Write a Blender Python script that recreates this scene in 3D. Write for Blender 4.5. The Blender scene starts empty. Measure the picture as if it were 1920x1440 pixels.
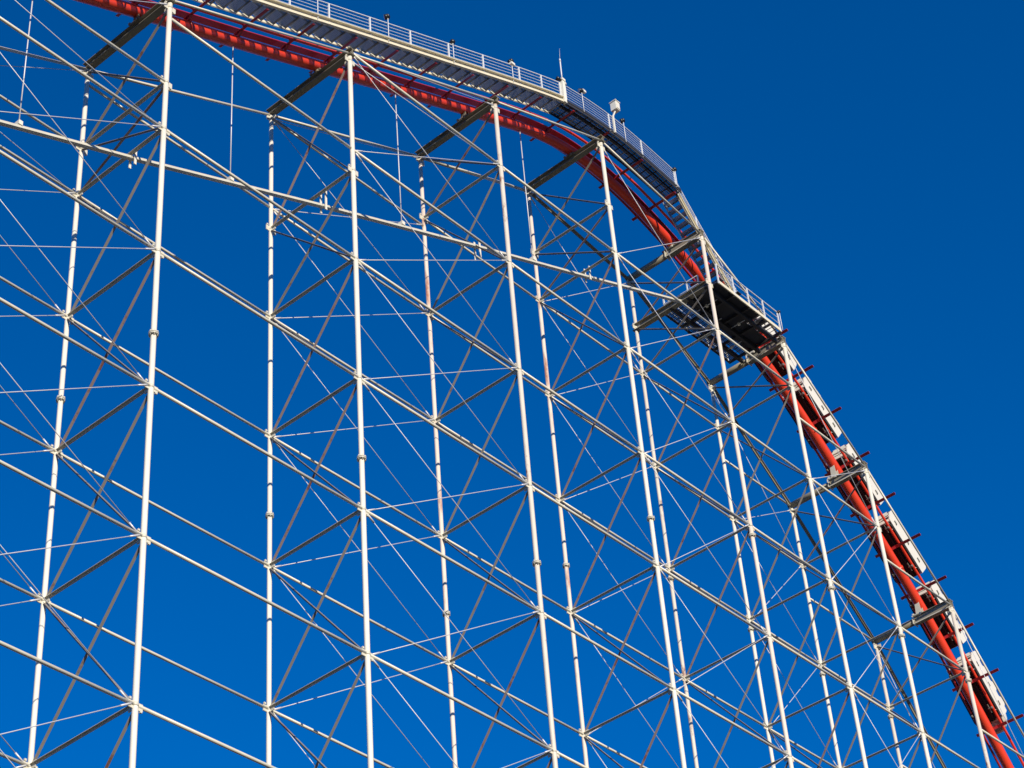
import bpy, math, random
import numpy as np
from mathutils import Vector, Matrix
random.seed(7)
R_ = math.radians
# ------------------------------------------------------------------ camera, world, sun, exposure
G = 43.8                      # height of level one of the steelwork above the ground
sc = bpy.context.scene
CAMR = [[0.661548, -0.7468544, -0.0675472], [0.4421377, 0.4612121, -0.7692839], [0.6056966, 0.4790531, 0.6353265]]
CAMC = [-28.6509, -34.8738, -42.2196]
FOC = 4067.43
cam = bpy.data.cameras.new('camera'); camo = bpy.data.objects.new('camera', cam)
sc.collection.objects.link(camo)
cam.sensor_width = 36.0; cam.lens = FOC / 1920 * 36.0; cam.clip_start = 0.5; cam.clip_end = 20000
m3 = Matrix([[CAMR[0][i], -CAMR[1][i], -CAMR[2][i]] for i in range(3)])
camo.matrix_world = Matrix.Translation(Vector((CAMC[0], CAMC[1], CAMC[2] + G))) @ m3.to_4x4()
sc.camera = camo
sc.render.resolution_x = 1024; sc.render.resolution_y = 768
sc.view_settings.view_transform = 'Standard'
sc.view_settings.look = 'None'; sc.view_settings.gamma = 1.0
sc.view_settings.exposure = 0.40
SUN = Vector((0.47, 1.0, -0.50)).normalized()        # direction the light travels
sun = bpy.data.lights.new('sun', 'SUN'); sun.energy = 4.5; sun.angle = R_(0.53); sun.color = (1.0, 0.90, 0.74)
suno = bpy.data.objects.new('sun', sun); sc.collection.objects.link(suno)
suno.rotation_euler = SUN.to_track_quat('-Z', 'Y').to_euler(); suno.location = (-30, -60, 120)
w = bpy.data.worlds.new('World'); sc.world = w; w.use_nodes = True
nt = w.node_tree; bg = nt.nodes['Background']
sky = nt.nodes.new('ShaderNodeTexSky'); sky.sky_type = 'NISHITA'; sky.sun_disc = False
elev = math.asin(-SUN.z)
sky.sun_elevation = elev
sky.sun_rotation = math.atan2(-SUN.x, -SUN.y)
sky.altitude = 800; sky.air_density = 1.0; sky.dust_density = 0.0; sky.ozone_density = 4.0
hsv = nt.nodes.new('ShaderNodeHueSaturation'); hsv.inputs['Saturation'].default_value = 1.12
hsv.inputs['Hue'].default_value = 0.5
gm = nt.nodes.new('ShaderNodeMix'); gm.data_type = 'RGBA'; gm.blend_type = 'MULTIPLY'; gm.inputs[0].default_value = 1.0
gm.inputs[7].default_value = (0.30, 0.765, 1.24, 1)
nt.links.new(sky.outputs[0], gm.inputs[6]); nt.links.new(gm.outputs[2], hsv.inputs['Color'])
dk_ = nt.nodes.new('ShaderNodeMix'); dk_.data_type = 'RGBA'; dk_.blend_type = 'DARKEN'; dk_.inputs[0].default_value = 1.0   # keeps the horizon as deep as the sky above
dk_.inputs[7].default_value = (0.30, 1.5, 5.0, 1)
nt.links.new(hsv.outputs[0], dk_.inputs[6]); nt.links.new(dk_.outputs[2], bg.inputs[0])
bg.inputs[1].default_value = 0.094

# ------------------------------------------------------------------ materials
def mat(name, col, rough=0.5, metal=0.0, dirt=None, amount=0.0, scale=1.0, col2=None, bump=0.0, stretch=(1, 1, 1)):
    m = bpy.data.materials.new(name); m.use_nodes = True
    n = m.node_tree; b = n.nodes['Principled BSDF']
    b.inputs['Roughness'].default_value = rough; b.inputs['Metallic'].default_value = metal
    tc = n.nodes.new('ShaderNodeTexCoord')
    mp = n.nodes.new('ShaderNodeMapping'); mp.inputs['Scale'].default_value = stretch
    n.links.new(tc.outputs['Object'], mp.inputs['Vector'])
    n1 = n.nodes.new('ShaderNodeTexNoise'); n1.inputs['Scale'].default_value = 2.2 * scale; n1.inputs['Detail'].default_value = 6
    n.links.new(mp.outputs[0], n1.inputs['Vector'])
    mx = n.nodes.new('ShaderNodeMix'); mx.data_type = 'RGBA'
    mx.inputs[6].default_value = (*col, 1); mx.inputs[7].default_value = (*(col2 or [c * 0.8 for c in col]), 1)
    n.links.new(n1.outputs['Fac'], mx.inputs[0])
    out = mx.outputs[2]
    if dirt:
        n2 = n.nodes.new('ShaderNodeTexNoise'); n2.inputs['Scale'].default_value = 0.9 * scale; n2.inputs['Detail'].default_value = 8
        n2.inputs['Roughness'].default_value = 0.7
        n.links.new(mp.outputs[0], n2.inputs['Vector'])
        cr = n.nodes.new('ShaderNodeValToRGB')
        cr.color_ramp.elements[0].position = max(0.0, 0.78 - amount); cr.color_ramp.elements[1].position = min(1.0, 0.88 - amount)
        n.links.new(n2.outputs['Fac'], cr.inputs[0])
        m2 = n.nodes.new('ShaderNodeMix'); m2.data_type = 'RGBA'
        m2.inputs[7].default_value = (*dirt, 1)
        n.links.new(cr.outputs[0], m2.inputs[0]); n.links.new(out, m2.inputs[6]); out = m2.outputs[2]
    n.links.new(out, b.inputs['Base Color'])
    if bump:
        bp = n.nodes.new('ShaderNodeBump'); bp.inputs['Strength'].default_value = bump; bp.inputs['Distance'].default_value = 0.02
        n.links.new(n1.outputs['Fac'], bp.inputs['Height']); n.links.new(bp.outputs[0], b.inputs['Normal'])
    return m
RUST = (0.23, 0.075, 0.035)
M = dict(
    white=mat('white_steel_paint', (0.80, 0.76, 0.65), 0.32, 0, RUST, 0.13, 1.4, (0.66, 0.625, 0.535), stretch=(1, 1, .35)),
    worn=mat('worn_steel_paint', (0.70, 0.65, 0.56), 0.45, 0, RUST, 0.22, 1.6, (0.54, 0.48, 0.40), stretch=(1, 1, .4)),
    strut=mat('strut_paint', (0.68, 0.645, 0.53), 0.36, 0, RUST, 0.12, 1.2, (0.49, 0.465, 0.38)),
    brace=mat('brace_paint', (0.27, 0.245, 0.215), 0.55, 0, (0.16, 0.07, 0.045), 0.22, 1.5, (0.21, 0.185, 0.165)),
    streak=mat('rust_streaked_paint', (0.72, 0.67, 0.57), 0.5, 0, (0.40, 0.16, 0.09), 0.21, 1.0, (0.62, 0.50, 0.42), stretch=(1.5, 1.5, .25)),
    rusty=mat('rusty_brace', (0.22, 0.14, 0.12), 0.7, 0, (0.15, 0.045, 0.03), 0.24, 1.5, (0.27, 0.22, 0.20)),
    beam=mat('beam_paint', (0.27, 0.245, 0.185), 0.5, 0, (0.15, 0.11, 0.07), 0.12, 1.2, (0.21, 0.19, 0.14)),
    rod=mat('galvanised_rod', (0.66, 0.66, 0.68), 0.4, 0.1, RUST, 0.12, 2.0, (0.55, 0.55, 0.58)),
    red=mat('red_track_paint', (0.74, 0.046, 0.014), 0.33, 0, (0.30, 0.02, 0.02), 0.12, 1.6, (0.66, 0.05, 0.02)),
    redshade=mat('shaded_red_track_paint', (0.42, 0.015, 0.018), 0.4, 0, (0.2, 0.01, 0.02), 0.15, 1.6, (0.32, 0.012, 0.02)),  # track red darkened in colour to stand for shade on unlit members
    galv=mat('galvanised_grating', (0.36, 0.37, 0.39), 0.5, 0.3, (0.2, 0.17, 0.14), 0.15, 2.0, (0.28, 0.29, 0.31)),
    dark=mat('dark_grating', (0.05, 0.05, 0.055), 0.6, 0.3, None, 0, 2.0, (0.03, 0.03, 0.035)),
    cream=mat('cream_channel_paint', (0.74, 0.68, 0.52), 0.45, 0, (0.30, 0.2, 0.12), 0.18, 1.6, (0.62, 0.56, 0.42)),
    rail=mat('railing_paint', (0.70, 0.72, 0.74), 0.4, 0.0, (0.3, 0.2, 0.15), 0.12, 2.0, (0.6, 0.62, 0.64)),
    car=mat('car_shell_paint', (0.74, 0.71, 0.62), 0.3, 0, (0.42, 0.38, 0.30), 0.14, 2.5, (0.66, 0.63, 0.55)),
    cowl=mat('car_cowl_shade_tone', (0.36, 0.31, 0.27), 0.5, 0, None, 0, 1.5, (0.28, 0.24, 0.21)),  # grey-brown carries the shadow under the white nose in its colour
    black=mat('black_chassis', (0.010, 0.010, 0.011), 0.85, 0, (0.04, 0.035, 0.03), 0.12, 3.0),
    wheel=mat('wheel_tread', (0.16, 0.14, 0.13), 0.55, 0, None, 0, 3.0),
    hub=mat('wheel_hub_metal', (0.55, 0.52, 0.48), 0.35, 0.6),
    seat=mat('black_seat_vinyl', (0.03, 0.03, 0.035), 0.5),
    lamp=mat('black_lamp_shell', (0.012, 0.012, 0.014), 0.4),
    glass=mat('lamp_glass', (0.62, 0.64, 0.66), 0.15),
    box=mat('cabinet_paint', (0.78, 0.76, 0.66), 0.4, 0, None, 0, 2, (0.70, 0.67, 0.58)),
    gpad=mat('grey_step_pad', (0.15, 0.15, 0.13), 0.7),
    ground=mat('ground_gravel', (0.045, 0.043, 0.037), 0.9, 0, (0.03, 0.04, 0.018), 0.3, 0.03, (0.032, 0.032, 0.028)),
    concrete=mat('footing_concrete', (0.42, 0.41, 0.38), 0.85, 0, None, 0, 1.0),
)

# ------------------------------------------------------------------ mesh helpers
COL = sc.collection
class MB:
    """collects shapes in world coordinates (z counted from level one), links them as one mesh"""
    def __init__(s, world=True): s.v = []; s.f = []; s.sm = []; s.world = world
    def add(s, vs, fs, smooth=False):
        o = len(s.v); s.v += [tuple(v) for v in vs]
        s.f += [tuple(i + o for i in f) for f in fs]
        s.sm += ([smooth] * len(fs) if isinstance(smooth, bool) else smooth)
    def cyl(s, a, b, r, seg=10, r2=None, caps=True):
        a = Vector(a); b = Vector(b); d = (b - a).normalized(); r2 = r if r2 is None else r2
        u = d.orthogonal().normalized(); w_ = d.cross(u)
        vs = []; fs = []; sm = []
        for p, rr in ((a, r), (b, r2)):
            for k in range(seg):
                t = 2 * math.pi * k / seg; vs.append(p + u * (math.cos(t) * rr) + w_ * (math.sin(t) * rr))
        for k in range(seg):
            j = (k + 1) % seg; fs.append((k, j, seg + j, seg + k)); sm.append(True)
        if caps:
            fs.append(tuple(range(seg))[::-1]); fs.append(tuple(range(seg, 2 * seg))); sm += [False, False]
        s.add(vs, fs, sm); return s
    def bar(s, a, b, wd, ht, up=(0, 0, 1)):
        a = Vector(a); b = Vector(b); d = (b - a).normalized(); up = Vector(up)
        side = d.cross(up)
        if side.length < 1e-4: side = d.cross(Vector((1, 0, 0)))
        side.normalize(); n = side.cross(d).normalized()
        vs = [p + side * (sx * wd / 2) + n * (sz * ht / 2) for p in (a, b) for sx, sz in ((-1, -1), (1, -1), (1, 1), (-1, 1))]
        s.add(vs, [(0, 1, 5, 4), (1, 2, 6, 5), (2, 3, 7, 6), (3, 0, 4, 7), (3, 2, 1, 0), (4, 5, 6, 7)]); return s
    def box(s, c, sz):
        c = Vector(c); return s.bar(c - Vector((sz[0] / 2, 0, 0)), c + Vector((sz[0] / 2, 0, 0)), sz[1], sz[2])
    def tube(s, pts, r, seg=12):
        n = len(pts); pts = [Vector(p) for p in pts]; vs = []; fs = []
        for i, p in enumerate(pts):
            d = (pts[min(i + 1, n - 1)] - pts[max(i - 1, 0)]).normalized()
            u = Vector((0, 1, 0)); u = (u - d * u.dot(d)).normalized(); w_ = d.cross(u)
            for k in range(seg):
                t = 2 * math.pi * k / seg; vs.append(p + u * (math.cos(t) * r) + w_ * (math.sin(t) * r))
        for i in range(n - 1):
            for k in range(seg):
                j = (k + 1) % seg; fs.append((i * seg + k, i * seg + j, (i + 1) * seg + j, (i + 1) * seg + k))
        s.add(vs, fs, True)
        s.add(vs[:seg], [tuple(range(seg))[::-1]]); s.add(vs[-seg:], [tuple(range(seg))]); return s
    def sweep(s, pts, nrm, prof):
        """sweeps a closed profile of (y, n) offsets along pts; nrm holds the normals"""
        n = len(pts); m = len(prof); vs = []; fs = []
        for p, nn in zip(pts, nrm):
            for (y, h) in prof: vs.append(Vector(p) + Vector((0, y, 0)) + Vector(nn) * h)
        for i in range(n - 1):
            for k in range(m):
                j = (k + 1) % m; fs.append((i * m + k, i * m + j, (i + 1) * m + j, (i + 1) * m + k))
        fs.append(tuple(range(m))[::-1]); fs.append(tuple(range((n - 1) * m, n * m)))
        s.add(vs, fs); return s
    def ext(s, poly, axis_pts):
        """extrudes a closed polygon of 3D points by a vector"""
        n = len(poly); a = [Vector(p) for p in poly]; b = [p + Vector(axis_pts) for p in a]
        fs = [tuple(range(n))[::-1], tuple(range(n, 2 * n))] + [(k, (k + 1) % n, n + (k + 1) % n, n + k) for k in range(n)]
        s.add(a + b, fs); return s
    def ball(s, c, r, seg=12, rings=8, sq=(1, 1, 1)):
        c = Vector(c); vs = [c + Vector((0, 0, r * sq[2]))]; fs = []
        for i in range(1, rings):
            a = math.pi * i / rings
            for k in range(seg):
                t = 2 * math.pi * k / seg
                vs.append(c + Vector((math.sin(a) * math.cos(t) * r * sq[0], math.sin(a) * math.sin(t) * r * sq[1], math.cos(a) * r * sq[2])))
        vs.append(c - Vector((0, 0, r * sq[2])))
        for k in range(seg): fs.append((0, 1 + k, 1 + (k + 1) % seg))
        for i in range(rings - 2):
            for k in range(seg):
                a = 1 + i * seg + k; b = 1 + i * seg + (k + 1) % seg; fs.append((a, a + seg, b + seg, b))
        e = len(vs) - 1; o = 1 + (rings - 2) * seg
        for k in range(seg): fs.append((o + k, e, o + (k + 1) % seg))
        s.add(vs, fs, True); return s
    def build(s, name, material, parent=None):
        org = Vector((0, 0, 0)); p = parent
        if s.world:
            while p is not None: org = org + p.location; p = p.parent
            off = Vector((0, 0, G)) - org
        else: off = Vector((0, 0, 0))
        me = bpy.data.meshes.new(name)
        me.from_pydata([tuple(Vector(v) + off) for v in s.v], [], s.f)
        me.polygons.foreach_set('use_smooth', s.sm); me.materials.append(material); me.update()
        bm_fix(me)
        o = bpy.data.objects.new(name, me); COL.objects.link(o)
        if parent is not None: o.parent = parent
        return o
import bmesh
def bm_fix(me):
    b = bmesh.new(); b.from_mesh(me); bmesh.ops.recalc_face_normals(b, faces=b.faces); b.to_mesh(me); b.free()
def thing(name, label, cat, loc, group=None):
    o = bpy.data.objects.new(name, None); COL.objects.link(o); o.location = (loc[0], loc[1], loc[2] + G)
    o.empty_display_size = .3
    o['label'] = label; o['category'] = cat
    if group: o['group'] = group
    return o
def tag(o, label, cat, group=None):
    o['label'] = label; o['category'] = cat
    if group: o['group'] = group
    return o

# ------------------------------------------------------------------ layout
W = 3.9
XS = {-1: -8.0, 0: 0.0, 1: 8.03, 2: 15.90, 3: 22.57, 4: 29.10, 5: 34.28, 6: 39.24, 7: 44.30, 8: 49.35}
TOP = {-1: 6.85, 0: 10.72, 1: 14.62, 2: 18.18, 3: 20.96, 4: 20.08, 5: 17.25, 6: 13.12, 7: 8.34, 8: 2.2}
LV = {-2: 14.73, -1: 9.90, 0: 4.94, 1: 0.0, 2: -4.94, 3: -9.85, 4: -14.75, 5: -19.65, 6: -24.55}
BOT = 6                                             # lowest braced level that is built
EXTRA = {0: [6.95], 1: [8.90], 3: [17.30], 4: [17.28], 5: [], 6: [], 7: []}
SKIP = {1: [-2, -1], -1: [], 2: [], 8: []}          # levels with no cross strut on that bent
FLZ = {-1: -3.08, 0: -3.08, 1: -3.08, 2: -3.08, 3: 2.0, 4: 4.48, 5: 4.48, 6: 4.48, 7: 4.5, 8: 4.5}
Y0 = 1.5                                            # centre line of the track
KX = [(-24, -.6), (-16, 3.5), (-8, 7.5), (0, 11.4), (4, 13.25), (8, 15.15), (12, 17.05), (15.9, 18.9), (18.5, 20.1), (20.6, 20.95), (22.57, 21.42), (24.5, 21.5), (26.5, 21.25), (28, 20.85), (29.1, 20.5), (31, 19.75), (34.28, 17.95), (37, 16.05), (39.24, 14.1), (41, 12.5), (42.9, 10.7), (44.3, 9.3), (46.6, 6.55), (48.9, 3.55), (51, .6), (54, -4)]
def make_curve():
    X = np.array([k[0] for k in KX], float); Z = np.array([k[1] for k in KX], float)
    n = len(X); h = np.diff(X); A = np.zeros((n, n)); b = np.zeros(n); A[0, 0] = A[-1, -1] = 1
    for i in range(1, n - 1):
        A[i, i-1] = h[i-1]; A[i, i] = 2 * (h[i-1] + h[i]); A[i, i+1] = h[i]; b[i] = 6 * ((Z[i+1] - Z[i]) / h[i] - (Z[i] - Z[i-1]) / h[i-1])
    mm = np.linalg.solve(A, b); x = np.linspace(-24, 54, 1561)
    j = np.clip(np.searchsorted(X, x) - 1, 0, n - 2); t = x - X[j]; hh = h[j]
    z = Z[j] + t * ((Z[j+1] - Z[j]) / hh - hh * (2 * mm[j] + mm[j+1]) / 6) + t * t * mm[j] / 2 + t ** 3 * (mm[j+1] - mm[j]) / (6 * hh)
    k = np.exp(-np.linspace(-2, 2, 41) ** 2 / 2 / .36); k /= k.sum()
    z = np.convolve(np.pad(z, 20, mode='reflect', reflect_type='odd'), k, mode='valid')
    return x, z
CXX, CZZ = make_curve()
def cz(x): return float(np.interp(x, CXX, CZZ))
def frame(x):
    sl = (cz(x + .15) - cz(x - .15)) / .3; t = Vector((1, 0, sl)).normalized()
    return Vector((x, 0, cz(x))), t, Vector((-t.z, 0, t.x))
def pt(x, y, n): p, t, nn = frame(x); return p + nn * n + Vector((0, y, 0))
ARC = np.concatenate([[0], np.cumsum(np.hypot(np.diff(CXX), np.diff(CZZ)))])
def arc(x): return float(np.interp(x, CXX, ARC))
def xat(s): return float(np.interp(s, ARC, CXX))

# ------------------------------------------------------------------ ground
g = MB(); S = 6000
g.add([(-S, -S, -G), (S, -S, -G), (S, S, -G), (-S, S, -G)], [(0, 1, 2, 3)])
go = g.build('ground', M['ground']); go['kind'] = 'structure'

# ------------------------------------------------------------------ support bents
def levels(i):
    """heights with a cross strut on bent i, from the top down (without the beam)"""
    zs = [z for k, z in LV.items() if z < TOP[i] - 1.2 and k <= BOT and k not in SKIP.get(i, [])] + EXTRA.get(i, [])
    return sorted(zs, reverse=True)
ORD = ['first', 'second', 'third', 'fourth', 'fifth', 'sixth', 'seventh', 'eighth']
BLABEL = {
    -1: 'white steel bent just beyond the left edge of the photo, carrying the lowest lift track',
    0: 'leftmost white tubular bent, its thick near column crossing the lower end of the stairs',
    1: 'tall white bent whose near column meets the track where the stairs begin the middle stretch',
    2: 'third white bent from left, under the top of the lift stairs, near the antenna mast',
    3: 'tallest white bent, its beam under the flat dark deck at the crest',
    4: 'rust streaked bent beside the steep stair, carrying the long beam of the dark platform',
    5: 'white bent at the lower end of the dark platform where the train emerges',
    6: 'white bent whose beam passes under the third visible car of the train',
    7: 'rightmost white bent, its beam under the second lowest car of the train',
    8: 'white bent just outside the lower right corner, below the last stretch of track',
}
for i in XS:
    x = XS[i]; top = TOP[i]
    root = thing('support_bent', BLABEL[i], 'support tower', (x, W / 2, -G), 'white steel bents under the track')
    lv = levels(i)
    for y in (0.0, W):
        r = .081 if y == 0 else .074
        cm = M['streak'] if (i, y) in ((2, W), (4, 0.0), (3, W)) else (M['worn'] if i in (2, 4, 7) else M['white'])
        c = MB(); c.cyl((x, y, -G + .35), (x, y, top - .17), r, 16)
        co = c.build('column', cm, root)
        if y == W and i == 2: co['label'] = 'column with long streaks of orange rust'
        c0 = FLZ[i]
        for zf in (c0, c0 - 14.7, c0 - 29.4):
            if zf > top - .4: continue
            fl = MB()
            fl.cyl((x, y, zf - .045), (x, y, zf - .008), r * 1.75, 14); fl.cyl((x, y, zf + .008), (x, y, zf + .045), r * 1.75, 14)
            fl.cyl((x, y, zf - .02), (x, y, zf + .02), r * 1.3, 14)
            for k in range(6):
                t = k * math.pi / 3; px, py = x + math.cos(t) * r * 1.42, y + math.sin(t) * r * 1.42
                fl.cyl((px, py, zf - .09), (px, py, zf + .09), .018, 6)
            fl.build('flange', M['strut'], co)
        for z in lv + [top - .35]:                  # welded plates where struts and rods meet the column
            gp = MB(); s_ = 1 if y == 0 else -1
            gp.cyl((x, y, z - .05), (x, y, z + .05), r * 1.06, 14)
            gp.box((x, y + s_ * (r + .07), z), (.028, .17, .22))
            gp.box((x - r - .065, y, z - .02), (.16, .028, .20)); gp.box((x + r + .065, y, z - .02), (.16, .028, .20))
            gp.box((x + r + .09, y, z - .13), (.06, .05, .06)); gp.box((x - r - .09, y, z + .13), (.06, .05, .06))
            gp.build('gusset_plate', M['strut'], co)
        ft = MB(); ft.cyl((x, y, -G + .3), (x, y, -G + .36), .22, 12); ft.build('base_plate', M['strut'], co)
    ft = MB(); ft.box((x, W / 2, -G + .15), (1.2, W + 1.4, .3)); ft.build('footing', M['concrete'], root)
    # beam that carries the track
    def ibeam(mb, x, y0, y1, z, h=.27, wd=.26):
        t = .022 if h > .2 else .012
        mb.bar((x, y0, z + h / 2 - t / 2), (x, y1, z + h / 2 - t / 2), wd, t)
        mb.bar((x, y0, z - h / 2 + t / 2), (x, y1, z - h / 2 + t / 2), wd * .94, t)
        mb.bar((x, y0 + .002, z), (x, y1 - .002, z), t, h - 2 * t - .002)
    def channelbeam(mb, x, y0, y1, z, h=.34, wd=.30):
        mb.bar((x, y0, z + h / 2 - .015), (x, y1, z + h / 2 - .015), wd, .03)
        mb.bar((x, y0, z - h / 2 + .015), (x, y1, z - h / 2 + .015), wd, .03)
        mb.bar((x - wd * .25, y0 + .003, z), (x - wd * .25, y1 - .003, z), .02, h - .064)
        mb.bar((x + wd * .25, y0 + .003, z), (x + wd * .25, y1 - .003, z), .02, h - .064)
        mb.bar((x, y0 + .02, z), (x, y0 + .05, wd * .46), .001) if False else None
    def tee(mb, p, q):                              # back-to-back angles: a flat with a short stem on its inner side
        p = Vector(p); q = Vector(q); d = (q - p).normalized(); n = Vector((1, 0, 0)).cross(d)
        if n.z < 0: n = -n
        k = .028 if q.y > p.y else -.026
        mb.bar(p, q, .082, .014, n); mb.bar(p + n * k, q + n * k, .018, .038, n)
    bm = MB()
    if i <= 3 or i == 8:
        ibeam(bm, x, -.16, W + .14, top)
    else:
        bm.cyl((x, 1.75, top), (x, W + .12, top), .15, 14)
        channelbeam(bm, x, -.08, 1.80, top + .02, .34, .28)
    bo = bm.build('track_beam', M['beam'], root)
    if i > 3 and i != 8:                            # light rim of the end channel
        e = MB(); e.bar((x - .16, -.1, top - .185), (x - .16, 1.84, top - .185), .02, .045)
        e.bar((x - .17, 1.82, top - .19), (x + .17, 1.82, top - .19), .04, .05); e.bar((x - .17, 1.82, top + .2), (x - .17, 1.82, top - .2), .035, .04)
        e.build('beam_rim', M['strut'], bo)
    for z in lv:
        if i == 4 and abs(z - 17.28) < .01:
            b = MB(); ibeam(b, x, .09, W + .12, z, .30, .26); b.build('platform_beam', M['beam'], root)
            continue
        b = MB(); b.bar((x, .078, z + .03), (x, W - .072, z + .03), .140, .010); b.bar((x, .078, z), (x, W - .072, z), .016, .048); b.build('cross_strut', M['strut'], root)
    zz = [top - .2] + lv
    for a, b_ in zip(zz[:-1], zz[1:]):
        if i == 3 and a < 18 and a > 16: pass
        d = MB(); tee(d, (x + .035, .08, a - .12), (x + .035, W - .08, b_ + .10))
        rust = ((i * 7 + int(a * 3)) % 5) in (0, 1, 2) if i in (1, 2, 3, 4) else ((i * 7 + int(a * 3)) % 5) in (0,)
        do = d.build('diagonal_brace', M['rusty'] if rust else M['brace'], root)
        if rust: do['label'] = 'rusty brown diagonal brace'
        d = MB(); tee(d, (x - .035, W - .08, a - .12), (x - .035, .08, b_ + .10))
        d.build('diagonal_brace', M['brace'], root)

# ------------------------------------------------------------------ longitudinal panels between the bents
def col_name(i): return {-1: 'the left edge', 8: 'the right edge'}.get(i)
NEARL = ['leftmost', 'second', 'third', 'fourth', 'fifth', 'sixth', 'seventh', 'rightmost']
def panel_label(i, side):
    c = 'thick near' if side == 'near' else 'thinner far'
    if i == -1: return 'white struts and thin rods running from the left edge into the leftmost %s column' % c
    if i == 7: return 'white struts leaving the rightmost %s column at the lower right corner' % c
    ro = ' with crossed thin rods' if i % 2 else ' without rods'
    return 'white struts%s between the %s and %s %s columns' % (ro, NEARL[i], NEARL[i + 1], c)
for i in range(-1, 8):
    for side, y in (('near', 0.0), ('far', W)):
        x0, x1 = XS[i], XS[i + 1]; t0, t1 = TOP[i], TOP[i + 1]
        root = thing('bracing_panel', panel_label(i, side), 'bracing', ((x0 + x1) / 2, y, LV[3]), '%s-side bracing panels between the bents' % side)
        r = .081 if y == 0 else .074
        rs = .050 if y == 0 else .046
        com = [z for k, z in LV.items() if z <= min(t0, t1) + .15 and k <= BOT]
        if side == 'far' and i == 1: com = [z if z < 14 else 14.32 for z in com]
        extra = []
        if i == -1: extra = [6.95]
        if i in (5, 6): extra = [t1 - .05]
        if i == 7: extra = [t1]
        for z in com + extra:
            if extra and z in com and abs(z - extra[0]) < 1.0 and i == 7: continue
            b = MB(); b.cyl((x0 + r, y, z), (x1 - r, y, z), rs, 10); b.build('strut', M['strut'], root)
        # chord that joins the column tops
        c = MB(); dz = (t1 - t0) / (x1 - x0)
        if side == 'near':
            a0 = (x0 + .10, y, t0 + .02 + .10 * dz); a1 = (x1 - .10, y, t1 + .02 - .10 * dz)
            c.cyl(a0, a1, .044, 10)
        else:
            hw = .052 if i < 2 else .068
            p_, q_ = Vector((x0 + .1, y, t0 - .15 + .1 * dz)), Vector((x1 - .1, y, t1 - .15 - .1 * dz))
            if i < 3: c.cyl(p_, q_, hw, 10)
            else:
                d_ = (q_ - p_).normalized(); n_ = Vector((-d_.z, 0, d_.x))
                c.bar(p_ + n_ * .05, q_ + n_ * .05, .16, .016, n_); c.bar(p_, q_, .018, .084, n_)
        c.build('top_chord', M['beam'] if side == 'far' and i >= 3 else M['strut'], root)
        if i % 2:
            cells = sorted(set(com), reverse=True); prs = []
            z0 = cells[0]
            if t0 - z0 > .8 or t1 - z0 > .8: prs.append(((t0 - .3), z0, z0, (t1 - .3)))
            for a, b_ in zip(cells[:-1], cells[1:]): prs.append((a, b_, b_, a))
            for (a, b_, c_, d_) in prs:
                for (za, zb, dy) in ((a, b_, .022), (c_, d_, -.022)):
                    rd = MB(); p = Vector((x0 + r + .03, y + dy, za)); q = Vector((x1 - r - .03, y + dy, zb)); u = (q - p).normalized()
                    rd.cyl(p, q, .0135, 6)
                    rd.cyl(p + u * .05, p + u * .42, .030, 8); rd.cyl(q - u * .42, q - u * .05, .026, 8)
                    rd.build('tie_rod', M['rod'], root)

# ------------------------------------------------------------------ track
tr = thing('coaster_track', 'red tubular coaster track rising over the crest and dropping down the right side', 'roller coaster track', (XS[3], Y0, TOP[3]))
xs_ = [-13 + .5 * k for k in range(int((52.5 + 13) / .5) + 1)]
b = MB(); b.tube([pt(x, Y0, -.02) for x in xs_], .215, 24); b.build('spine_tube', M['red'], tr)
for s_ in (-1, 1):
    b = MB(); b.tube([pt(x, Y0 + s_ * .5, .40) for x in xs_], .056, 10); b.build('rail', M['red'] if s_ < 0 else M['redshade'], tr)  # far rail gets the copy of the red with shade in its colour
b = MB(); xc = [x for x in xs_ if x <= 29.6]
fr = [frame(x) for x in xc]
b.sweep([f[0] + Vector((0, Y0, 0)) for f in fr], [f[2] for f in fr], [(-.15, .47), (.15, .47), (.15, .50), (.045, .50), (.045, .56), (-.045, .56), (-.045, .50), (-.15, .50)])
b.build('chain_channel', M['redshade'], tr)
TIES = [-11.1, -8.9, -6.75, -4.6, -2.4, -.2, 1.95, 4.15, 6.3, 8.4, 10.5, 12.6, 14.7, 16.75, 18.8, 20.9, 23.1, 25.25, 27.35, 29.3, 31.1, 32.8, 34.5, 36.1, 37.8, 39.5, 41.05, 42.56, 44.08, 45.6, 46.97, 48.3, 49.6, 50.9]
for x in TIES:
    p, t, n = frame(x); b = MB()
    a0 = pt(x, .86 if 28.5 < x < 34 else -.12, .25); a1 = pt(x, 2.22, .25)
    b.bar(a0, a1, .13, .016, n); b.bar(a0 + n * .03, a1 + n * .03, .02, .044, n)
    b.bar(pt(x, Y0 - .34, .23), pt(x, Y0 - .06, .08), .05, .11, t); b.bar(pt(x, Y0 + .34, .23), pt(x, Y0 + .06, .08), .05, .11, t)
    for s_ in (-1, 1): b.bar(pt(x, Y0 + s_ * .5, .28), pt(x, Y0 + s_ * .5, .38), .07, .07, t)
    b.build('tie', M['redshade'], tr)
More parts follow.
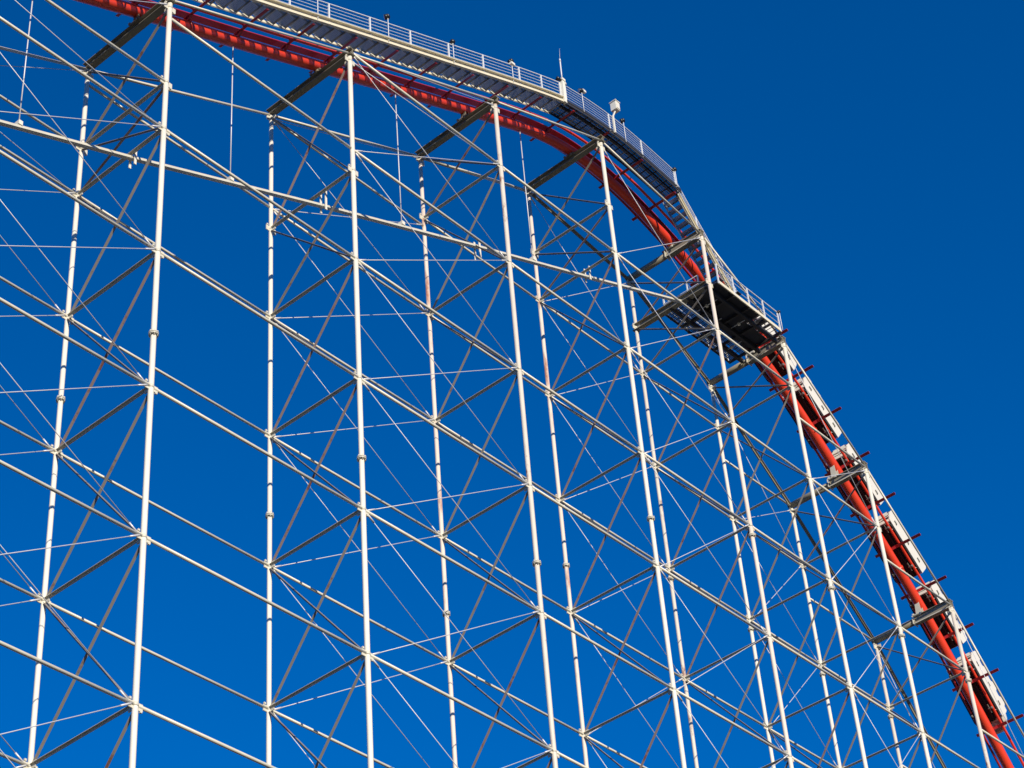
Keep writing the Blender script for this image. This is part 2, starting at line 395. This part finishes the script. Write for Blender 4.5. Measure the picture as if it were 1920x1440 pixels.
for i in XS:                                       # clamps that bolt the spine to each beam
    x = XS[i]; p, t, n = frame(x); b = MB(); zt = TOP[i] + (.20 if 3 < i < 8 else .15)
    b.box((x, Y0 + .03, zt + .02), (.30, .46, .04))
    hgt = cz(x) - zt - .10
    for s_ in (-1, 1): b.ext([(x + s_ * .10 - .012, Y0 - .14, zt + .04), (x + s_ * .10 - .012, Y0 + .14, zt + .04), (x + s_ * .10 - .012, Y0 + .10, zt + hgt), (x + s_ * .10 - .012, Y0 - .10, zt + hgt)], (.024, 0, 0))
    b.box((x - .13, Y0 + .27, zt + .06), (.06, .08, .08)); b.box((x - .19, Y0 - .10, zt - .06), (.05, .07, .10))
    b.build('track_clamp', M['beam'] if i < 4 else M['strut'], tr)
for x in (2.0, 9.0, 10.2, 17.4, 26.0, 33.0, 38.0, 43.2):   # weld collars on the spine
    b = MB(); p0 = pt(x - .05, Y0, 0); p1 = pt(x + .05, Y0, 0); b.cyl(p0, p1, .232, 24); b.build('weld_collar', M['red'], tr)

# ------------------------------------------------------------------ catwalk: lift stairs, crest deck, steep stair
YO, YI = -.15, .66
def railing(parent, base, posts, hgt, mids, mat_, y=YO, rr=.017, rp=.026):
    """base(x) -> floor height; posts: x positions"""
    rl = MB(); xx = np.linspace(posts[0], posts[-1], max(2, int((posts[-1] - posts[0]) / .6) + 1))
    rl.tube([(x, y, base(x) + hgt) for x in xx], rr * 1.25, 8)
    top = rl.build('railing', mat_, parent)
    for k in range(mids):
        m_ = MB(); hh = hgt * (k + 1) / (mids + 1); m_.tube([(x, y, base(x) + hh) for x in xx], rr * .72, 6); m_.build('wire', mat_, top)
    for x in posts:
        p_ = MB(); p_.bar((x, y, base(x) - .1), (x, y, base(x) + hgt), rp * 2, rp * 2, (1, 0, 0)); p_.build('post', mat_, top)
    return top
def grating_x(mb, x0, x1, y0, y1, zf, step, wd, th=.03):
    n = int((y1 - y0) / step)
    for k in range(n + 1):
        y = y0 + (y1 - y0) * k / n
        xx = np.linspace(x0, x1, max(2, int((x1 - x0) / .7) + 1))
        for a, b_ in zip(xx[:-1], xx[1:]): mb.bar((a, y, zf(a)), (b_, y, zf(b_)), wd, th)
# lift stairs
XL = 20.15
def fl(x): p, t, n = frame(x); return cz(x) + .56
ls = thing('lift_stairs', 'long open-tread stairs with cream side channel climbing beside the red lift track', 'stairs', (6, 0, fl(6)))
treads = np.arange(-12.0, XL - .1, .56)
for k, x in enumerate(treads):
    z = fl(x); b = MB()
    for q in range(6): b.bar((x - .15 + q * .06, YO + .05, z), (x - .15 + q * .06, YI - .05, z), .044, .008)
    for yy in (YO + .055, .05, YI - .055): b.bar((x - .17, yy, z - .012), (x + .17, yy, z - .012), .02, .045)
    b.bar((x + .17, YO + .05, z - .03), (x + .17, YI - .05, z - .03), .02, .11)
    b.build('tread', M['galv'], ls)
xx = [-12.3 + .6 * k for k in range(int((XL + 12.3) / .6) + 1)] + [XL]
for y, nm in ((YO, 'outer'), (YI, 'inner')):
    b = MB(); f_ = [Vector((x, y, fl(x))) for x in xx]; nn = [frame(x)[2] for x in xx]
    if nm == 'outer':
        b.sweep(f_, nn, [(-.018, -.13), (.0, -.13), (.0, .10), (-.018, .10)])
        b.sweep(f_, nn, [(-.12, .10), (.0, .10), (.0, .125), (-.12, .125)])
        b.sweep(f_, nn, [(-.10, -.155), (.0, -.155), (.0, -.13), (-.10, -.13)])
    else:
        b.sweep(f_, nn, [(0, -.12), (.02, -.12), (.02, .02), (0, .02)])
    b.build('side_channel', M['cream'], ls)
LP = [x for x in np.arange(-11.2, XL - 1.0, 2.11)]
LP = [-9.8, -7.7, -5.6, -3.5, -1.4, .8, 2.9, 5.02, 6.9, 8.96, 11.09, 13.21, 15.21, 17.4, 18.8]
railing(ls, lambda x: fl(x) + .12, LP + [20.0], .88, 4, M['rail'])
# crest deck
DK = [(20.15, 21.36), (21.5, 21.66), (22.8, 21.84), (24, 21.90), (25.3, 21.86), (26.5, 21.76), (27.85, 21.62)]
def fd(x): return float(np.interp(x, [d[0] for d in DK], [d[1] for d in DK]))
dk = thing('crest_deck', 'flat dark grating deck at the very top between both stairs', 'catwalk', (23.8, 0, fd(23.8)))
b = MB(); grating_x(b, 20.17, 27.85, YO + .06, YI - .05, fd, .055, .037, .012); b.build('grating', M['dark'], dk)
for k in range(22):
    x = 20.4 + k * .345; b = MB(); b.bar((x, YO + .02, fd(x) - .03), (x, YI - .02, fd(x) - .03), .03, .05); b.build('crosspiece', M['galv'] if k % 3 == 0 else M['dark'], dk)
for y in (-.02, .22, .36, .50):
    b = MB(); xx = np.linspace(20.2, 27.8, 13)
    b.sweep([(x, y, fd(x)) for x in xx], [(0, 0, 1)] * 13, [(-.012, -.05), (.012, -.05), (.012, -.02), (-.012, -.02)]); b.build('bearer', M['galv'], dk)
for y in (YO, .1, YI):
    b = MB(); xx = np.linspace(20.17, 27.85, 13); b.sweep([(x, y, fd(x)) for x in xx], [(0, 0, 1)] * 13, [(-.015, -.12), (.015, -.12), (.015, .03), (-.015, .03)])
    b.build('edge_beam', M['dark'] if y else M['dark'], dk)
b = MB(); xx = np.linspace(20.2, 27.8, 13); b.sweep([(x, YO - .02, fd(x) + .05) for x in xx], [(0, 0, 1)] * 13, [(-.012, -.05), (.012, -.05), (.012, .06), (-.012, .06)])
b.build('toe_board', M['dark'], dk)
railing(dk, lambda x: fd(x) + .08, [20.35, 23.17, 25.3, 27.5], .90, 5, M['rail'])
# steep stair down to the platform
PZ = 17.35
ST0 = (27.9, 21.72); ST1 = (31.35, 17.5); SO, SI = .13, .85
def fs(x): return ST0[1] + (x - ST0[0]) * (ST1[1] - ST0[1]) / (ST1[0] - ST0[0])
ss = thing('steep_stair', 'steep grey stair dropping from the crest deck to the dark platform', 'stairs', (29.5, 0, fs(29.5)))
d_ = Vector((ST1[0] - ST0[0], 0, ST1[1] - ST0[1])).normalized(); n_ = Vector((-d_.z, 0, d_.x))
for k in range(15):
    x = ST0[0] + .12 + k * (ST1[0] - ST0[0] - .2) / 14.5; z = fs(x); b = MB()
    for q in range(4): b.bar((x - .09 + q * .06, SO + .03, z), (x - .09 + q * .06, SI - .03, z), .046, .01)
    b.bar((x + .12, SO + .03, z - .02), (x + .12, SI - .03, z - .02), .015, .07)
    b.build('tread', M['galv'], ss)
for y in (SO, SI):
    b = MB(); b.bar((ST0[0], y, fs(ST0[0])), (ST1[0], y, fs(ST1[0])), .025, .26 if y == SO else .2, n_)
    if y == SO: b.bar(Vector((ST0[0], y - .045, fs(ST0[0]))) + n_ * .11, Vector((ST1[0], y - .045, fs(ST1[0]))) + n_ * .11, .08, .02, n_); b.bar(Vector((ST0[0], y - .045, fs(ST0[0]))) - n_ * .11, Vector((ST1[0], y - .045, fs(ST1[0]))) - n_ * .11, .08, .02, n_)
    b.build('side_channel', M['cream'] if y == SO else M['galv'], ss)
railing(ss, fs, [28.0, 29.1, 30.2, 31.3], .92, 4, M['rail'], y=SO)

# ------------------------------------------------------------------ dark platform
pf = thing('maintenance_platform', 'dark grating platform hanging under the track at the foot of the steep stair', 'platform', (31.5, 1.1, PZ - .3))
PX0, PX1, PY0, PY1 = 29.33, 33.75, -.30, 2.50
b = MB()
n = 40
for k in range(n + 1):
    y = PY0 + .04 + (PY1 - PY0 - .08) * k / n
    if y > 1.5 and k % 4 == 0: continue
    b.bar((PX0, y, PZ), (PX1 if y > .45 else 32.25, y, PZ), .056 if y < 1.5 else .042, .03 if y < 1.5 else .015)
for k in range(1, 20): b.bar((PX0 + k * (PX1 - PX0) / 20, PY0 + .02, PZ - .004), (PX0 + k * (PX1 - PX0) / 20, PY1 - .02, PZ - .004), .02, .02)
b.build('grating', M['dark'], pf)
for y in (PY0, PY1):
    b = MB(); b.bar((PX0, y, PZ - .03), (PX1, y, PZ - .03), .05, .16); b.build('edge_beam', M['cream'] if y < 0 else M['dark'], pf)
for y in (.18, 1.1, 2.0):
    b = MB(); b.bar((PX0 - .3, y, PZ - .15), (PX1 + .3, y, PZ - .15), .12, .22); b.build('joist', M['dark'], pf)
for x in (30.4, 31.5, 32.6, PX1):
    b = MB(); b.bar((x, PY0 + .03, PZ - .10), (x, PY1, PZ - .10), .08, .12); b.build('joist', M['dark'], pf)
for (x, y0, y1) in ((30.0, .3, 1.4), (31.1, .9, 2.3), (31.9, .2, 1.0), (32.9, 1.2, 2.3)):   # pale conduits and clips under the floor
    b = MB(); b.cyl((x, y0, PZ - .20), (x, y1, PZ - .20), .022, 8); co_ = b.build('conduit', M['rod'], pf)
    b = MB(); b.box((x, (y0 + y1) / 2, PZ - .22), (.12, .10, .09)); b.build('junction_box', M['box'], co_)
for x in (29.8, 31.0, 32.2, 33.3):
    b = MB(); b.bar((x, PY1 - .02, PZ - .10), (x, PY1 + .10, PZ - .02), .06, .03); b.build('bracket', M['galv'], pf)
b = MB(); b.bar((30.8, PY0 - .05, PZ + .25), (30.8, PY1, PZ + .25), .25, .03); b.build('step_plate', M['dark'], pf)
def fp(x): return PZ
railing(pf, fp, [29.35, 30.45, 31.5, 32.6, 33.7], .98, 2, M['rail'], y=PY0, rr=.020)
railing(pf, fp, [29.35, 30.8, 32.3, 33.7], .95, 2, M['rail'], y=PY1, rr=.018)
cr = MB(); cr.bar((PX0, YI, PZ + .95), (PX0, PY1, PZ + .95), .035, .035); cr.bar((PX0, YI, PZ + .5), (PX0, PY1, PZ + .5), .025, .025)
co = cr.build('railing', M['rail'], pf)
for y in (YI, 1.25, PY1 - .02):
    p_ = MB(); p_.bar((PX0 + .02, y, PZ), (PX0 + .02, y, PZ + .97), .045, .045); p_.build('post', M['rail'], co)
for k in range(5):                                 # small stairs from platform up beside the train
    b = MB(); x = 32.1 + k * .28; z = PZ + .35 + k * .0
    b.bar((x, PY0 + .1, PZ + .12 + .0 * k), (x, .62, PZ + .12), .15, .03); b.build('tread', M['galv'], pf)

# ------------------------------------------------------------------ chain return trough below the lift
tgh = thing('chain_trough', 'sloping white box beam hung on thin rods below the lift track', 'beam', (8, Y0, 8))
TP = [(-9.2, 1.0), (0, 4.82), (8.03, 8.33), (15.9, 11.68), (22.57, 14.45), (29.5, 17.40)]
b = MB()
for (a, za), (c_, zc) in zip(TP[:-1], TP[1:]):
    d_ = Vector((c_ - a, 0, zc - za)).normalized(); e = .02
    b.bar((a + (e if a > -9 else 0), Y0, za + e * d_.z), (c_, Y0, zc), .15, .085, (0, 0, 1))
b.build('trough', M['strut'], tgh)
for (x, z) in TP[1:-1]:
    for s_ in (-1, 1):
        b = MB(); h0, h1 = {0: (-.28, .30), 8.03: (-.18, .75), 15.9: (-.55, .35), 22.57: (-.15, .55)}[x]
        b.bar((x + .11, Y0 + s_ * .12, z + h0), (x + .11, Y0 + s_ * .12, z + h1), .08, .03, (0, 1, 0)); b.build('hanger_plate', M['white'], tgh)
def ztr(x): return float(np.interp(x, [t[0] for t in TP], [t[1] for t in TP]))
for x in (-4.0, 4.0, 11.97, 19.25):
    b = MB(); b.cyl((x, Y0, ztr(x) + .09), (x, Y0, cz(x) - .20), .019, 8)
    o = b.build('hanger_rod', M['rod'], tgh)
    b = MB(); b.box((x, Y0, ztr(x) + .14), (.14, .2, .16)); b.build('rod_bracket', M['white'], o)

# ------------------------------------------------------------------ lamps, mast, cabinet
def lamp_proto():
    r = bpy.data.objects.new('floodlight', None); COL.objects.link(r)
    b = MB(False); b.cyl((0, 0, 0), (0, 0, 1), .016, 8); po = b.build('pole', M['rail'], r)
    b = MB(False); b.ball((0, 0, 0), .105, 14, 10, (1, .8, 1)); b.cyl((0, .02, 0), (.0, .13, .0), .105, 14)
    h = b.build('lamp_head', M['lamp'], r)
    b = MB(False); b.cyl((0, .131, 0), (0, .137, 0), .095, 14); b.build('lamp_glass', M['glass'], h)
    return r, po, h
lp, lpo, lph = lamp_proto()
LAMPS = [(6.3, None, 'thin lamp pole cut by the top edge of the photo, first along the lift railing', 1.6),
         (9.86, 17.9, 'black ball lamp above the railing over the second bent', 0),
         (13.42, 19.42, 'black ball lamp above the railing midway up the lift stairs', 0),
         (16.92, 21.1, 'black ball lamp with a white bracket left of the antenna mast', 0),
         (21.4, 22.83, 'small lamp with a white back just right of the antenna mast', 0),
         (24.13, 23.12, 'black ball lamp right of the white cabinet on the crest railing', 0),
         (27.52, 22.66, 'black ball lamp at the corner where the steep stair begins', 0),
         (33.75, 18.35, 'tiny black lamp on the corner post of the dark platform', 0)]
def floor_at(x): return fl(x) if x < XL else (fd(x) if x < 27.9 else PZ)
for k, (x, z, lab, hh) in enumerate(LAMPS):
    z0 = floor_at(x) - .05
    if z is None: z = z0 + 1.5
    if k == 0: r, po, h = lp, lpo, lph; gl = list(lph.children)
    else:
        r = lp.copy(); COL.objects.link(r); po = lpo.copy(); COL.objects.link(po); po.parent = r
        h = lph.copy(); COL.objects.link(h); h.parent = r
        for g_ in lph.children:
            g2 = g_.copy(); COL.objects.link(g2); g2.parent = h
    y = YO - .06 if k < 7 else PY0 - .08
    r.location = (x, y, z0 + G); po.scale = (1, 1, z - z0); h.location = (0, 0, z - z0)
    h.rotation_euler = (R_(-15), 0, R_([0, 40, -20, 10, 60, 30, 0, 20][k]))
    if k == 7: h.scale = (.7, .7, .7)
    r['label'] = lab; r['category'] = 'lamp'; r['group'] = 'lamps along the catwalk railing'
    if k in (3, 4):
        b = MB(False); b.box((.0 if k == 3 else .1, -.02, z - z0 - (.19 if k == 3 else -.03)), (.2, .12, .11)); b.build('bracket', M['box'], r)
MX = 20.12; MY = YO - .07
ms = thing('antenna_mast', 'thin mast with a lightning rod on a white post with two lamps', 'antenna', (MX, MY, 21.2))
b = MB(); b.bar((MX, MY, 21.15), (MX, MY, 22.40), .13, .15, (1, 0, 0)); b.build('post', M['box'], ms)
b = MB(); b.cyl((MX, MY, 22.40), (MX + .02, MY, 23.60), .028, 8); b.cyl((MX + .02, MY, 23.60), (MX + .02, MY, 23.75), .045, 8, .03)
mo = b.build('mast', M['rail'], ms)
b = MB(); b.cyl((MX + .02, MY, 23.75), (MX + .09, MY, 24.45), .010, 6, .003); b.build('lightning_rod', M['rod'], mo)
for s_ in (-1, 1):
    b = MB(); b.cyl((MX + s_ * .12, MY + .02, 22.43), (MX + s_ * .26, MY + .09, 22.47), .075, 12, .095)
    b.ball((MX + s_ * .11, MY + .02, 22.43), .07, 10, 8); o = b.build('lamp_head', M['lamp'] if s_ < 0 else M['box'], ms)
b = MB(); b.box((MX, MY - .02, 22.46), (.2, .14, .12)); b.build('junction_box', M['box'], ms)
CX = 23.40
cb = thing('equipment_cabinet', 'cream boxy cabinet on a bent arm above the crest railing', 'cabinet', (CX, MY, 21.95))
b = MB(); b.bar((CX, MY, 21.85), (CX, MY, 22.85), .07, .07, (1, 0, 0)); b.bar((CX, MY, 22.82), (CX + .22, MY, 23.3), .05, .05, (0, 1, 0)); b.build('post', M['box'], cb)
b = MB(); b.box((CX + .26, MY, 23.56), (.26, .28, .46)); bo = b.build('box', M['box'], cb)
b = MB(); b.box((CX + .26, MY, 23.81), (.32, .34, .035)); b.box((CX + .26, MY - .155, 23.54), (.20, .02, .34)); b.build('lid', M['car'], bo)

# ------------------------------------------------------------------ train
def rounded(s0, s1, y0, y1, r, n, k=4):
    out = []
    for (cx, cy, a0) in ((s1 - r, y1 - r, 0), (s0 + r, y1 - r, 90), (s0 + r, y0 + r, 180), (s1 - r, y0 + r, 270)):
        for q in range(k + 1):
            a = R_(a0 + 90 * q / k); out.append((cx + r * math.cos(a), cy + r * math.sin(a), n))
    return out
HW = .645
def car_parts(root, front=False):
    L0, L1 = -1.48, 1.48
    body = None
    sh = MB(False)
    # side shells with four scalloped seat openings along the top
    for s_ in (-1, 1):
        top = []
        N = 4; seg = (L1 - L0) / N
        for k in range(N):
            a = L0 + k * seg
            top += [(a + .02, 1.34), (a + .06, 1.42), (a + .12, 1.46), (a + .38, 1.47), (a + .44, 1.42), (a + .49, 1.31), (a + .68, 1.30)]
        prof = [(L1, .56), (L0 + .22, .56), (L0, 1.00), (L0, 1.12)] + top + [(L1, 1.14)]
        sh.ext([(a, s_ * HW, n) for a, n in prof], (0, -s_ * .035, 0))
    # slanted rear panel
    sh.ext([(L0 + .26, -HW + .04, .50), (L0 + .26, HW - .04, .50), (L0 - .03, HW - .04, 1.02), (L0 - .03, HW - .2, 1.20), (L0 - .03, -HW + .2, 1.20), (L0 - .03, -HW + .04, 1.02)], (.035, 0, 0))
    sh.bar((L0 + .075, -HW + .05, .80), (L0 + .075, HW - .05, .80), .03, .04, (1, 0, 0))
    body = sh.build('body_shell', M['car'], root)
    if front:
        ns = MB(False)
        # rounded nose
        rings = [(L1, HW, .56, 1.15), (L1 + .25, HW - .04, .60, 1.10), (L1 + .50, HW - .18, .68, 1.00), (L1 + .66, HW - .36, .76, .92)]
        vs = []; fs = []
        for (a, hw, n0, n1) in rings:
            c = .12
            for (y, n) in ((-hw, n0 + c), (-hw + c, n0), (hw - c, n0), (hw, n0 + c), (hw, n1 - c), (hw - c, n1), (-hw + c, n1), (-hw, n1 - c)): vs.append((a, y, n))
        for q in range(3):
            for k in range(8): fs.append((q * 8 + k, q * 8 + (k + 1) % 8, (q + 1) * 8 + (k + 1) % 8, (q + 1) * 8 + k))
        fs.append(tuple(range(24, 32)))
        ns.add(vs, fs); no = ns.build('nose', M['car'], root)
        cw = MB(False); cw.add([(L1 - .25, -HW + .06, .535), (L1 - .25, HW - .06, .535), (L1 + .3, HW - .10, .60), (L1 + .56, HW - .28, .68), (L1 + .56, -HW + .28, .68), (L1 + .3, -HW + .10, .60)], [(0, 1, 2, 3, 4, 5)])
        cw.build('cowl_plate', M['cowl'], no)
        cw = MB(False); cw.bar((L1 + .02, -.30, .55), (L1 + .02, .30, .55), .05, .012, (0, 0, 1)); cw.bar((L1 + .0, 0, .55), (L1 + .12, 0, .57), .06, .012); cw.build('cowl_slot', M['black'], no)
    else:
        e = MB(False); e.ext([(L1, -HW + .04, .56), (L1, HW - .04, .56), (L1, HW - .06, 1.08), (L1, -HW + .06, 1.08)], (-.03, 0, 0)); e.build('end_panel', M['car'], root)
    u = MB(False); u.ext(rounded(L0 + .34, L1 - .03, -HW + .02, HW - .02, .20, .42), (0, 0, .15))
    un = u.build('underside', M['black'], root)
    u = MB(False)
    for y in (-.30, .30): u.bar((L0 + .36, y, .40), (L1 - .1, y, .40), .07, .07)
    for s in (-1.0, -.75, -.3, .15, .6, 1.1): u.bar((s, -.55, .405), (s, .55, .405), .05, .03)
    u.bar((L1 - .1, 0, .45), (L1 + .42, 0, .45), .06, .06)
    u.build('chassis', M['black'], root)
    for s in (-1.0, .95):
        for sd in (-1, 1):
            wb = MB(False); y = sd * .5
            wb.bar((s - .20, y - sd * .13, .40), (s + .20, y - sd * .13, .40), .03, .20); wb.bar((s - .08, y - sd * .13, .44), (s - .08, y + .0, .52), .05, .05)
            wo = wb.build('wheel_carrier', M['gpad'], root)
            for (dx, dz, ax) in ((-.12, .125, 'y'), (.12, .125, 'y'), (0, -.115, 'y')):
                wh = MB(False); rr = .072 if dz > 0 else .055
                wh.cyl((s + dx, y - .045, .40 + dz), (s + dx, y + .045, .40 + dz), rr, 14); o = wh.build('wheel', M['wheel'], wo)
            wh = MB(False); wh.cyl((s, y - sd * .115, .37), (s, y - sd * .115, .43), .055, 12); wh.build('wheel', M['hub'], wo)
            hb = MB(False); hb.ball((s, y - sd * .17, .36), .035, 8, 6); hb.build('bolt_head', M['hub'], wo)
            hb = MB(False); hb.ball((s + .17, y + sd * .06, .42), .03, 8, 6); hb.build('bolt_head', M['hub'], wo)
    for k in range(4):
        a = L0 + .12 + k * .74
        st = MB(False); st.bar((a + .22, -.55, .72), (a + .22, .55, .72), .38, .12, (0, 0, 1)); st.bar((a + .06, 0, .72), (a - .02, 0, 1.38), 1.1, .07, (1, 0, 0))
        so = st.build('seat', M['seat'], root)
        for s_ in (-1, 1):
            hd = MB(False); hd.bar((a - .02, s_ * .28, 1.40), (a - .03, s_ * .28, 1.62), .30, .07, (1, 0, 0)); hd.build('headrest', M['seat'], so)
        lb = MB(False); lb.tube([(a + .48, -.5, .8), (a + .44, -.5, 1.02), (a + .40, -.3, 1.06), (a + .40, .3, 1.06), (a + .44, .5, 1.02), (a + .48, .5, .8)], .022, 6); lb.build('lap_bar', M['hub'], root)
    for k, s in enumerate((-.95, .05, .95)):
        pd = MB(False); pd.box((s, -(HW + .008), .93), (.20, .014, .12)); pd.bar((s + .08, -(HW + .02), .84), (s + .08, -(HW + .02), .92), .05, .03, (0, 1, 0)); pd.build('step_pad', M['gpad'], root)
def copy_tree(o, parent=None):
    c = o.copy(); COL.objects.link(c); c.parent = parent
    for ch in list(o.children): copy_tree(ch, c)
    return c
def place(root, s):
    x = xat(s); p, t, n = frame(x)
    # chord over the car length
    xa, xb = xat(s - 1.1), xat(s + 1.1); pa, pb = Vector((xa, 0, cz(xa))), Vector((xb, 0, cz(xb)))
    t = (pb - pa).normalized(); n = Vector((-t.z, 0, t.x)); mid = (pa + pb) / 2
    mid = mid + Vector((0, Y0, G))
    mw = Matrix(((t.x, 0, n.x), (0, 1, 0), (t.z, 0, n.z))).to_4x4()
    mw.translation = mid; root.matrix_world = mw
s0 = arc(36.38) + 1.48; PITCH = 3.46
CARL = ['rear car of the train, sunlit in stripes above the dark platform',
        'white car just below the platform, second from the rear of the train',
        'white car crossing the beam of the sixth bent, third from the rear',
        'white car in open sky between the two lowest beams, fourth from the rear',
        'white car crossing the lowest beam, next behind the front car',
        'front car with rounded nose and cowl underneath coloured brown for shade, lowest on the drop']
proto = thing('coaster_car', CARL[0], 'roller coaster car', (0, 0, 0), 'cars of the train on the drop')
car_parts(proto)
fr_ = thing('coaster_car', CARL[5], 'roller coaster car', (0, 0, 0), 'cars of the train on the drop')
car_parts(fr_, True)
for k in range(6):
    if k == 0: c = proto
    elif k == 5: c = fr_
    else: c = copy_tree(proto)
    c['label'] = CARL[k]
    place(c, s0 + (k - 1) * PITCH)
